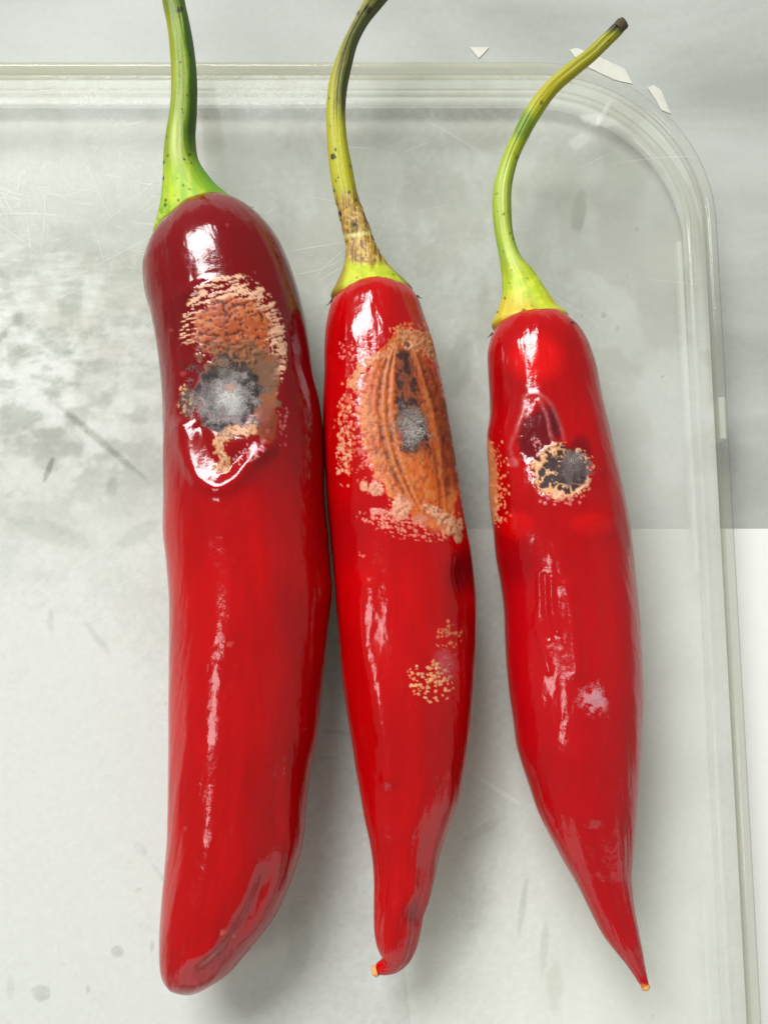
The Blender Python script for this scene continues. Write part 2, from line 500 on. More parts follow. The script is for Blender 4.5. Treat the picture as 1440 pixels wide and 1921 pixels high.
# light glints by the tray, modelled as thin pale sheets on the counter
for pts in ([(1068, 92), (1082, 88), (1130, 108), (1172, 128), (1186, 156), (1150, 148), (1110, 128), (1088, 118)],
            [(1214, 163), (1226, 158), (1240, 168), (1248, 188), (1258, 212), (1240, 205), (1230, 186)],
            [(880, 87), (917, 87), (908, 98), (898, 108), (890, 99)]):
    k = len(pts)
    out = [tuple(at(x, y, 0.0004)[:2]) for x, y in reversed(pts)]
    lab = {8: 'long curved pale modelled light glint on the counter beyond the rounded tray corner under a stem',
           7: 'short curved pale modelled light glint on the counter close outside the rounded tray corner',
           5: 'tiny triangular cream modelled light glint on the counter beyond the straight tray edge'}[k]
    sheet('glint_piece', out, 0.0001, 0.00016, GLINT, lab, 'glint', 'modelled light glints on the counter')

# ------------------------------------------------------------------ tube builder for fruit and stems
def tube(pairs, zkeys, ns, na_top, na_bot, hk=0.9, end0=True, end1=True):
    """pairs: list of (Lx,Ly,Rx,Ry) stations; zkeys: list of (station fraction, axis height mm above tray).
    Returns vertices (ns, na, 3), pixel-like coordinates of each vertex and the ring angle."""
    p = np.array(pairs, float)
    mid = np.c_[(p[:, 0] + p[:, 2]) / 2, (p[:, 1] + p[:, 3]) / 2]
    wid = np.hypot(p[:, 2] - p[:, 0], p[:, 3] - p[:, 1]) / 2
    t = np.concatenate([[0], np.cumsum(np.hypot(np.hypot(*np.diff(mid, axis=0).T), np.diff(wid)))])
    tt = np.linspace(0, t[-1], ns)
    q = np.stack([pchip(t, p[:, k], tt) for k in range(4)], -1)
    zk = np.array(zkeys, float)
    z = TRAY + np.interp(tt / t[-1], zk[:, 0], zk[:, 1]) * 1e-3
    if ns > 80:
        ker = np.hanning(41); ker /= ker.sum()
        z = np.convolve(np.pad(z, 20, mode='edge'), ker, 'valid')
    Lp, Rp = at(q[:, 0], q[:, 1], z), at(q[:, 2], q[:, 3], z)
    C = (Lp + Rp) / 2; E = (Rp - Lp) / 2
    w = np.linalg.norm(E[:, :2], axis=1)
    ph = np.concatenate([np.linspace(0, math.pi, na_top, endpoint=False), np.linspace(math.pi, 2 * math.pi, na_bot, endpoint=False)])
    cs, sn = np.cos(ph), np.sin(ph)
    V = C[:, None] + E[:, None] * (-cs)[None, :, None]
    V[..., 2] += (hk * w)[:, None] * sn[None]
    pc = (q[:, :2] + q[:, 2:]) / 2; pe_ = (q[:, 2:] - q[:, :2]) / 2
    P = pc[:, None] + pe_[:, None] * (-cs)[None, :, None]
    return V, P, ph, tt / t[-1]

def normals(V):
    du = np.gradient(V, axis=0)
    dv = np.roll(V, -1, 1) - np.roll(V, 1, 1)
    n = np.cross(dv, du)
    n /= np.maximum(np.linalg.norm(n, axis=-1, keepdims=True), 1e-12)
    c = V.mean(1, keepdims=True)
    if np.sum((V - c) * n) < 0:
        n = -n
    return n

def grid_faces(ns, na):
    i = np.arange(ns - 1)[:, None] * na; j = np.arange(na)[None]; k = (j + 1) % na
    return np.stack([(i + j).ravel(), (i + na + j).ravel(), (i + na + k).ravel(), (i + k).ravel()], -1)

class Paint:
    """colour, roughness and relief of a skin, vertex by vertex"""
    def __init__(s, x, y, up, base, rough):
        s.x, s.y, s.up = x, y, up
        s.c = np.ones(x.shape + (3,)) * lin(*base)
        s.r = np.full(x.shape, rough)
        s.h = np.zeros(x.shape)
    def mix(s, m, rgb, rough=None):
        m = np.clip(m, 0, 1) * s.up
        s.c = s.c * (1 - m[..., None]) + lin(*rgb) * m[..., None]
        if rough is not None:
            s.r = s.r * (1 - m) + rough * m
    def lift(s, d):
        s.h = s.h + d * s.up
    def grains(s, zone, size, cover, rgb, lift, seed, rough=0.6, sx=1.0, rot=0.0, var=0.25):
        c_, s_ = math.cos(math.radians(rot)), math.sin(math.radians(rot))
        xr = (s.x * c_ + s.y * s_) / (size * sx); yr = (-s.x * s_ + s.y * c_) / size
        wob = 0.5 * (fbm(s.x / size, s.y / size, seed + 5, 2) - 0.5)
        d, rid = cells(xr + wob, yr - wob, seed)
        r2 = hsh(np.floor(rid * 9e4), np.floor(rid * 313), seed + 3)
        rr = 0.22 + 0.34 * r2 + 0.30 * (vn(s.x / 3.1, s.y / 3.1, seed + 8) - 0.5)
        m = ss(rr + 0.10, rr - 0.06, d) * (rid < cover * zone) * ss(0.02, 0.15, zone) * (0.45 + 0.55 * hsh(np.floor(rid * 5e4), np.floor(rid * 177), seed + 4))
        col = np.array(rgb, float)
        jit = (hsh(np.floor(rid * 1e4), np.floor(rid * 777), seed)[..., None] - 0.5) * 2 * var
        mm = (m * s.up)[..., None]
        s.c = s.c * (1 - mm) + np.clip(lin(*col) * (1 + jit), 0, 1) * mm
        s.r = s.r * (1 - mm[..., 0]) + rough * mm[..., 0]
        s.lift(lift * 0.22 * m)

PX = 1e-4      # one photograph pixel is close to a tenth of a millimetre

def body(root, pairs, zkeys, paint, base, seed, ns=720, hk=0.9):
    V, P, ph, tt = tube(pairs, zkeys, ns, 230, 70, hk)
    up = ss(-0.12, 0.16, np.sin(ph))[None] * np.ones((ns, 1))
    x, y = to_px(V)
    P = np.stack([x, y], -1)
    pt = Paint(x, y, up, base, 0.125)
    # unevenness of the whole fruit: soft lobes along its length and shallow dimples
    a = ph[None] * np.ones((ns, 1))
    L = tt[:, None] * 9
    lob = (fbm(np.cos(a) * 1.1 + 5 + seed, np.sin(a) * 1.1 + L * 0.35, seed, 3) - 0.5)
    fine = (fbm(np.cos(a) * 4 + 9 + seed, np.sin(a) * 4 + L * 1.7, seed + 9, 4) - 0.5)
    taper = np.minimum(1, np.minimum(tt, 1 - tt) / 0.05)[:, None]
    pt.h += (9.0 * lob + 2.6 * fine) * taper
    pt.h += 0.42 * (fbm(x / 9, y / 13, seed + 60, 3) - 0.5)
    pt.r += 0.10 * (fbm(x / 30, y / 30, seed + 61, 4) - 0.45)
    # skin colour wanders a little
    m = fbm(x / 60, y / 140, seed + 20, 4)
    pt.c *= (0.80 + 0.40 * m)[..., None]
    pt.c *= (0.96 + 0.08 * fbm(x / 7, y / 90, seed + 21, 3))[..., None]
    paint(pt)
    dry = ss(0.36, 0.56, pt.r)[..., None]
    pt.c *= 1 - dry * np.array([0.30, 0.43, 0.36])
    N = normals(V)
    side = np.clip(np.sin(ph), 0, 1)[None] ** 0.5 * 0.75 + 0.25
    V = V + N * (pt.h * side * PX)[..., None]
    drop = V[..., 2].min() - TRAY - 0.00002
    V[..., 2] -= drop
    na = V.shape[1]
    F = grid_faces(ns, na)
    verts = np.concatenate([V.reshape(-1, 3), V[:1].mean(1), V[-1:].mean(1)])
    f = mesh('fruit_body', verts, F, SKIN, root,
             attrs={'skin': np.concatenate([pt.c.reshape(-1, 3), pt.c[0].mean(0)[None], pt.c[-1].mean(0)[None]]),
                    'rough': np.concatenate([pt.r.ravel(), [0.4, 0.4]])})
    return V, normals(V), P, drop

def spot(V, P, x, y, top=True):
    d = np.hypot(P[..., 0] - x, P[..., 1] - y) + np.where(V[..., 2] < V[..., 2].mean() * 0.6, 50, 0)
    return np.unravel_index(np.argmin(d), d.shape)

def fibres(root, V, N, P, patches, seed, label=None):
    """the fuzzy mould on a rotten spot: thousands of fine curled threads"""
    rg = np.random.default_rng(seed)
    FV, FF, FC = [], [], []
    na = V.shape[1]
    half = slice(0, 230)
    Vt, Nt, Pt = V[:, half].reshape(-1, 3), N[:, half].reshape(-1, 3), P[:, half].reshape(-1, 2)
    for (cx, cy, rx, ry, n, ln, c_in, c_out, pw) in patches:
        e = ell(Pt[:, 0], Pt[:, 1], cx, cy, rx, ry)
        lump = fbm(Pt[:, 0] / 13, Pt[:, 1] / 13, seed + 3, 4); e = e + 1.3 * (fbm(Pt[:, 0] / 22, Pt[:, 1] / 22, seed + 6, 3) - 0.5)
        wgt = np.where(e < 1.08, np.clip(1.08 - e, 0, 1) ** pw * ss(0.38, 0.66, lump + 0.18 * (1 - e)), 0)
        wgt = wgt * (ell(Pt[:, 0], Pt[:, 1], 430, 724, 11, 9) > 1)
        if wgt.sum() <= 0:
            continue
        ids = rg.choice(len(Pt), n, p=wgt / wgt.sum())
        for i in ids:
            p = Vt[i] + rg.normal(0, 0.00008, 3) * (1, 1, 0); nrm = Nt[i]
            rad = np.array([Pt[i, 0] - cx, -(Pt[i, 1] - cy), 0]); rad /= np.linalg.norm(rad) + 1e-6
            d = rad * rg.uniform(0.0, 0.5) + rg.normal(0, 0.8, 3) * (1, 1, 0.15) + nrm * rg.uniform(0.0, 0.30)
            d /= np.linalg.norm(d)
            l = ln * rg.uniform(0.4, 1.2) * PX; seg = 4
            w0 = rg.uniform(0.10, 0.26) * PX
            sd = np.cross(d, nrm); sd /= np.linalg.norm(sd) + 1e-9
            curl = rg.normal(0, 0.35); b0 = len(FV)
            f = np.clip(e[i] + rg.normal(0, 0.22), 0, 1)
            c = (lin(*c_in) * (1 - f) + lin(*c_out) * f) * rg.uniform(0.7, 1.2)
            q = p.copy(); dd = d.copy()
            for k in range(seg):
                ww = w0 * (1 - 0.75 * k / (seg - 1))
                FV += [q + sd * ww, q - sd * ww, q + nrm * ww * 1.6]; FC += [c] * 3
                if k:
                    j = b0 + 3 * k
                    FF += [(j - 3, j - 2, j + 1, j), (j - 2, j - 1, j + 2, j + 1), (j - 1, j - 3, j, j + 2)]
                q = q + dd * l / seg
                dd = dd + sd * curl * 0.6 - nrm * 0.28 * max(0, np.dot(dd, nrm)) ; dd /= np.linalg.norm(dd)
    o = mesh('mould', np.array(FV), np.array(FF), MOULD, root, attrs={'skin': np.clip(np.array(FC), 0, 1)})
    o['kind'] = 'stuff'
    if label:
        o['label'] = label
    return o

def stalk(root, name, pairs, zkeys, colour, drop, ns=260, hk=0.95, ridge=0.0, seed=0):
    V, P, ph, tt = tube(pairs, zkeys, ns, 64, 32, hk)
    x, y = to_px(V)
    P = np.stack([x, y], -1)
    up = np.ones(x.shape)
    pt = Paint(x, y, up, (140, 170, 40), 0.45)
    pt.s = (-np.cos(ph))[None] * np.ones((ns, 1))         # -1 at one side, +1 at the other
    pt.t = tt[:, None] * np.ones_like(x)
    a = ph[None] * np.ones((ns, 1))
    pt.h += 1.1 * (fbm(np.cos(a) * 1.6 + 3, np.sin(a) * 1.6 + tt[:, None] * 3, seed, 3) - 0.5) + ridge * np.cos(5 * a + 0.6 + 2 * tt[:, None])
    colour(pt)
    fib = fbm(ph[None] * 5.5 + 0 * x, tt[:, None] * 5 + 0 * x, seed + 44, 4)
    pt.c *= (0.74 + 0.52 * fib)[..., None]
    pt.h += 1.6 * (fib - 0.5)
    pt.c *= np.array([0.76, 0.68, 0.36]) if seed == 1 else np.array([0.92, 0.86, 0.40])
    V[..., 2] -= (V[..., 2] - V[..., 2].mean(1, keepdims=True)) * (0.24 * ss(0.74, 0.97, tt))[:, None]
    # scalloped margin where the calyx hugs the shoulder
    sh = (2.5 * (0.5 + 0.5 * np.cos(5 * ph + seed)) + 3 * vn(np.cos(ph) * 5 + 9, np.sin(ph) * 5, seed))[None] * ss(0.80, 1.0, tt)[:, None]
    ri = np.clip(np.arange(ns)[:, None] - sh, 0, ns - 1); r0_ = np.floor(ri).astype(int); r1_ = np.minimum(r0_ + 1, ns - 1); fr_ = (ri - r0_)[..., None]
    ci = np.arange(V.shape[1])[None] * np.ones((ns, 1), int)
    V = V[r0_, ci] * (1 - fr_) + V[r1_, ci] * fr_
    N = normals(V)
    V = V + N * (pt.h * PX)[..., None]
    V[..., 2] -= drop
    na = V.shape[1]
    F = grid_faces(ns, na)
    verts = np.concatenate([V.reshape(-1, 3), V[:1].mean(1), V[-1:].mean(1)])
    caps = [(ns * na, (j + 1) % na, j) for j in range(na)] + [(ns * na + 1, (ns - 1) * na + j, (ns - 1) * na + (j + 1) % na) for j in range(na)]
    cc = np.concatenate([pt.c.reshape(-1, 3), lin(120, 120, 70)[None], pt.c[-1].mean(0)[None]])
    FF = [tuple(f) for f in F] + caps
    o = mesh(name, verts, FF, STEM, root, attrs={'skin': cc})
    return o, V, N, P

def sepal(root, V, N, P, x, y, dirx, diry, ln, w):
    """dark dried tooth of the calyx, lying on the shoulder"""
    i = spot(V, P, x, y)
    p, n = V[i], N[i]
    d = np.array([dirx, -diry, 0.0]); d -= n * np.dot(d, n); d /= np.linalg.norm(d)
    s = np.cross(n, d)
    VV, FF = [], []
    for k in range(5):
        t = k / 4
        c = p + d * ln * PX * (t - 0.5) + n * PX * (1.0 + 5.0 * t * t)
        ww = w * PX * (1 - 0.8 * t) ; 
        VV += [c + s * ww, c + n * ww * 0.8, c - s * ww, c - n * ww * 0.6]
        if k:
            b = 4 * k
            FF += [(b - 4 + a, b - 4 + (a + 1) % 4, b + (a + 1) % 4, b + a) for a in range(4)]
    FF += [(3, 2, 1, 0), (16, 17, 18, 19)]
    return mesh('sepal', np.array(VV), FF, DARK_TIP, root)

def rows(ys, Lk, Rk):
    Lk, Rk = np.array(Lk), np.array(Rk)
    return [(float(np.interp(y, Lk[:, 1], Lk[:, 0])), y, float(np.interp(y, Rk[:, 1], Rk[:, 0])), y) for y in ys]

def speck(pt, x, y, r, rgb=(40, 38, 20)):
    pt.mix(ss(1.25, 0.7, ell(pt.x, pt.y, x, y, r * 0.8, r) + 0.5 * (vn(pt.x / 2, pt.y / 2, int(x)) - 0.5)), rgb, 0.7)

GROUP = 'red chilli peppers laid side by side on the tray'

# ------------------------------------------------------------------ the broad blunt pepper
L1 = [(271, 535), (280.6, 575), (290, 625), (298, 672), (304, 725), (307, 782), (307, 860), (308.5, 945), (307, 995), (313, 1051), (319, 1120), (319.5, 1190),
      (317, 1287), (317, 1357), (317, 1400), (315.5, 1483), (315.5, 1567), (309, 1636), (303, 1705), (299, 1761)]
R1 = [(545, 500), (552, 522), (565, 566), (576, 610), (582, 657), (587, 697), (596, 735), (604, 791), (607, 860), (608, 945), (615.5, 1009), (622, 1107), (621, 1134),
      (615.5, 1176), (608.6, 1245), (601.7, 1315), (596, 1384), (581, 1455), (574, 1511), (568, 1580), (557, 1622), (538, 1678), (518, 1714), (490.6, 1753)]
pairs1 = [(374, 374, 377, 373), (358, 381, 396, 369), (338, 394, 417, 367), (312, 418, 442, 375), (292, 444, 471, 391), (278, 470, 499, 416), (270, 502, 523, 448), (271, 535, 541, 487)]
pairs1 += rows([600, 650, 700, 750, 800, 860, 930, 1000, 1060, 1110, 1170, 1240, 1310, 1380, 1450, 1520, 1580, 1630], L1, R1)
pairs1 += [(303, 1700, 533, 1684), (299.5, 1752, 512, 1724), (299, 1790, 487, 1757), (302, 1822, 458, 1792), (309, 1843, 428, 1826), (320, 1857, 395, 1850), (334, 1864, 372, 1863), (350, 1867, 354, 1867)]

def paint1(p):
    x, y = p.x, p.y
    n = fbm(x / 40, y / 60, 5, 4) - 0.5
    p.mix(ss(1040, 700, y + 60 * n) * 0.92, (102, 5, 11))
    p.mix(ss(0.9, 0.3, ell(x, y, 345, 590, 60, 90)) * 0.6, (92, 6, 12))
    p.mix(ss(1, 0.2, ell(x, y, 560, 560, 60, 160)) * 0.6, (92, 8, 14))
    # sunken rot with a swollen fold under it
    e = ell(x, y, 432, 715, 92, 105)
    p.lift(-9 * ss(1.15, 0.55, e))
    fold = smooth_poly([(340, 800), (352, 860), (378, 900), (410, 915), (440, 900), (470, 862), (500, 838)])
    d = polyd(x, y, fold)
    p.lift(7.5 * np.exp(-(d / 17) ** 2)); p.lift(-5 * np.exp(-(polyd(x, y, smooth_poly([(372, 800), (392, 850), (420, 875), (452, 852)])) / 13) ** 2))
    p.lift(-3.5 * np.exp(-(polyd(x, y, [(300, 470), (318, 560), (330, 640), (335, 720), (352, 770)]) / 22) ** 2))
    p.lift(4.5 * np.exp(-(ell(x, y, 366, 540, 40, 16, -22)) ** 2 * 1.5))
    p.lift(2.0 * np.exp(-(ell(x, y, 365, 450, 80, 60, -20)) ** 2 * 1.2))
    # crease near the blunt end
    p.lift(-6 * np.exp(-(polyd(x, y, smooth_poly([(500, 1640), (478, 1700), (440, 1760), (405, 1800), (380, 1830)])) / 16) ** 2) * ss(1600, 1680, y))
    p.lift(4 * np.exp(-(ell(x, y, 385, 1792, 45, 15, -28)) ** 2))
    # fine cross-grain wrinkles round the rot
    xr, yr = x * 0.966 - y * 0.259, x * 0.259 + y * 0.966
    wr = fbm(xr / 60, yr / 5.0, 33, 3) - 0.5
    p.lift(0.9 * wr * ss(1.5, 0.7, ell(x, y, 435, 600, 110, 90)))
    # pale torn flecks, drawn out across the fruit, round the upper half of the rot
    ring = ss(1.42, 1.12, ell(x, y, 432, 655, 78, 108)) * ss(0.60, 0.84, ell(x, y, 428, 650, 78, 105)) * ss(760, 700, y - (x - 430) * 0.55)
    fl = fbm(xr / 15, yr / 2.9, 51, 3) + 0.22 * (fbm(x / 5, y / 5, 52, 2) - 0.5)
    zone = np.clip(ring * (0.45 + 0.55 * ss(640, 540, y) + 0.7 * ss(480, 520, x)) * (1 - ss(620, 660, y) * ss(430, 400, x)), 0, 1)
    p.mix(ss(0.60 - 0.13 * zone, 0.65 - 0.13 * zone, fl) * ss(0.05, 0.4, zone), (238, 196, 152), 0.5)
    p.lift(0.5 * ss(0.60 - 0.13 * zone, 0.68 - 0.13 * zone, fl) * zone)
    rc = ss(1.0, 0.55, ell(x, y, 522, 655, 16, 62, -6))
    p.grains(rc, 7, 0.9, (240, 205, 160), 3, 61, sx=1.5, rot=-15)
    # orange rot
    og = ss(1.04, 0.84, ell(x, y, 434, 616, 76, 60) + 0.5 * (fbm(x / 16, y / 12, 71, 3) - 0.5))
    p.mix(og, (186, 90, 22), 0.55)
    p.mix(og * ss(0.52, 0.62, fbm(x / 14, y / 9, 72, 3)) * 0.6, (224, 140, 72))
    pit = ss(0.60, 0.70, fbm(xr / 8, yr / 4.5, 73, 3) + 0.07 * ss(590, 640, y))
    p.mix(og * pit, (104, 34, 16)); p.lift(-1.5 * og * pit)
    # olive and black ground of the mould
    ol = ss(1.04, 0.84, ell(x, y, 456, 712, 76, 80) + 0.6 * (fbm(x / 18, y / 18, 81, 3) - 0.5))
    p.mix(ol, (124, 92, 58), 0.8)
    p.mix(ol * ss(0.5, 0.64, fbm(x / 22, y / 30, 82, 3)) * 0.7, (156, 92, 40))
    bk = ss(1.02, 0.84, ell(x, y, 427, 728, 62, 74) + 0.6 * (fbm(x / 13, y / 13, 83, 4) - 0.5))
    p.mix(bk, (64, 58, 53), 0.9); p.mix(bk * ss(0.54, 0.66, fbm(x / 10, y / 10, 86, 3)) * 0.8, (40, 36, 34), 0.9)
    br = ss(0.49, 0.60, fbm(x / 9, y / 8, 84, 3)) * ss(1, 0.7, ell(x, y, 430, 660, 75, 30))
    p.mix(br, (150, 104, 62), 0.8); p.lift(3 * br)
    p.mix(ss(1, 0.5, ell(x, y, 402, 792, 38, 18, 22)) * 0.9, (34, 28, 28), 0.9)
    p.mix(ss(1.0, 0.6, ell(x, y, 429, 742, 54, 54) + 1.3 * (fbm(x / 17, y / 17, 85, 4) - 0.5)) * 0.85, (160, 157, 150), 0.9)
    p.lift(5 * ss(1.0, 0.2, ell(x, y, 431, 735, 52, 50)))
    p.mix(ss(1.0, 0.2, ell(x, y, 430, 724, 14, 12)) * 0.8, (196, 164, 130), 0.9)
    # cream crust below and flecks beside
    cr = smooth_poly([(472, 800), (455, 804), (438, 802), (424, 812), (408, 824), (412, 842), (416, 858), (414, 874)])
    dc = polyd(x, y, cr) + 17 * (fbm(x / 7, y / 7, 91, 3) - 0.5)
    k = ss(13, 9, dc + 10 * (fbm(x / 16, y / 16, 94, 2) - 0.5))
    p.mix(k, (222, 172, 106), 0.6); p.lift(1.3 * k); p.mix(k * ss(0.52, 0.6, fbm(x / 9, y / 9, 92, 3)), (238, 196, 146)); p.mix(k * ss(0.54, 0.64, fbm(x / 5, y / 5, 90, 3)) * 0.8, (150, 88, 44)); 
    p.mix(ss(1, 0.4, ell(x, y, 346, 752, 18, 40)) * 0.75, (58, 24, 14), 0.6)
    p.grains(ss(1, 0.4, ell(x, y, 346, 752, 20, 44)), 7, 0.75, (222, 184, 126), 3.5, 93)
    p.mix(ss(1, 0.5, ell(x, y, 500, 790, 26, 46) + 0.5 * (fbm(x / 10, y / 10, 95, 3) - 0.5)) * 0.85, (142, 66, 30), 0.6)
    p.grains(ss(1, 0.5, ell(x, y, 530, 800, 16, 60)) * 0.5, 6, 0.6, (196, 110, 100), 1.5, 96)
    p.grains(ss(1, 0.4, ell(x, y, 470, 850, 44, 26, -25)) * 0.7, 6, 0.7, (226, 150, 150), 1.5, 97)
    p.grains(ss(0, 1, fbm(x / 100, y / 120, 98, 2) - 0.1) * 0.10, 11, 0.25, (222, 110, 100), 1.0, 99, rough=0.4)

pep1 = empty('chilli_pepper', 'broadest, bluntest red chilli, dark maroon at the top with a large grey mould spot', 'pepper', GROUP)
V1, N1, P1, dr1 = body(pep1, pairs1, [(0, 13.0), (0.2, 13.6), (0.85, 13.8), (1, 12.8)], paint1, (162, 1, 4), 1)
fibres(pep1, V1, N1, P1, [(426, 746, 66, 64, 6200, 10, (246, 243, 238), (132, 128, 122), 0.75), (425, 690, 66, 30, 700, 12, (176, 168, 154), (70, 64, 58), 0.6)], 11,
       'grey white fuzzy mould with a pale peach dot')
stem1 = [(300, -60, 338, -64), (304, 0, 344.7, -4), (312, 40, 352, 29), (317.6, 90, 359.5, 70), (320, 144, 367, 140), (317.6, 199, 367, 205), (310, 246, 364.5, 258), (305.5, 289, 371, 297),
         (304, 339, 392, 329), (299.6, 383, 413, 352), (292, 422, 437, 371), (288, 445, 458, 387), (297, 452, 456, 399), (318, 456, 446, 414)]
def cstem1(p):
    s, y, x = p.s, p.y, p.x
    n = fbm(x / 10, y / 60, 3, 4)
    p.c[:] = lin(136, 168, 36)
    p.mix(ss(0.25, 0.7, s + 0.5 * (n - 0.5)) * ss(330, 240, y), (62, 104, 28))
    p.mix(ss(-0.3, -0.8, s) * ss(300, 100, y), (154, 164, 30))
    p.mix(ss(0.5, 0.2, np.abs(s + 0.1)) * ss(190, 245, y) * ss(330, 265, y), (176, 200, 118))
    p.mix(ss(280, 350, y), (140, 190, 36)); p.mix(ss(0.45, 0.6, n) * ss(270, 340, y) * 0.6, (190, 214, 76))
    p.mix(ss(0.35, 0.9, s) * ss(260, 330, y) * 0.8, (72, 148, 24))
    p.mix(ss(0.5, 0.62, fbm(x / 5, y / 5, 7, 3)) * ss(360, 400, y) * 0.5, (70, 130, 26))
    p.mix(ss(60, -10, y) * 0.5, (86, 110, 24))
    p.grains(np.full(x.shape, 0.5), 5, 0.03, (60, 80, 16), -0.3, 17)
    for q in ((336, 13, 6), (354, 98, 2.5), (304, 300, 4), (304, 330, 4), (354, 286, 3), (344, 295, 2.5), (341, 342, 2.5), (308, 372, 2.5), (307, 381, 3), (331, 330, 1.5), (340, 200, 2), (350, 175, 2)):
        speck(p, *q)
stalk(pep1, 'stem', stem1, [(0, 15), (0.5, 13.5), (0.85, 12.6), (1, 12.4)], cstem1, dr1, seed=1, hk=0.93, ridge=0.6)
sepal(pep1, V1, N1, P1, 466, 386, 1, 0.3, 14, 3)
sepal(pep1, V1, N1, P1, 300, 424, -0.6, 0.7, 16, 3.5)

# ------------------------------------------------------------------ the hooked pepper
L2 = [(611, 610), (608, 647), (607.5, 694), (605, 757), (605, 803), (608, 881), (614, 960), (620, 1020), (626, 1082), (631, 1145), (637.5, 1220), (642.5, 1282),
      (652.5, 1350), (662.5, 1407), (670, 1457), (677, 1497), (683, 1533), (692, 1571), (698.5, 1611), (702, 1662), (701, 1700), (701, 1734)]
R2 = [(795.4, 594), (808, 629), (820, 675), (833, 732), (845, 797), (855, 860), (862.6, 897), (870, 960), (881, 1020), (891, 1082), (893.5, 1132), (892, 1195),
      (891, 1245), (887, 1320), (881, 1370), (877, 1407), (871, 1448), (862, 1495), (846, 1539), (833, 1573), (821.5, 1611), (815, 1647), (806, 1685), (795, 1714), (789, 1742)]
pairs2 = [(694, 531, 698, 530), (676, 532, 718, 527), (656, 536, 744, 527), (637, 548, 765, 539), (621, 568, 783, 560), (613, 598, 794, 589)]
pairs2 += rows([647, 694, 757, 803, 870, 930, 1000, 1070, 1140, 1200, 1270, 1340, 1400, 1450, 1495, 1540, 1575, 1611, 1655, 1690, 1725], L2, R2)
pairs2 += [(702, 1752, 786, 1757), (706, 1775, 778, 1784), (712, 1791, 762, 1812), (716, 1799, 742, 1827), (713, 1804, 726, 1831), (708, 1808, 716, 1831.5), (704, 1813, 708, 1830), (703, 1819, 704, 1827)]

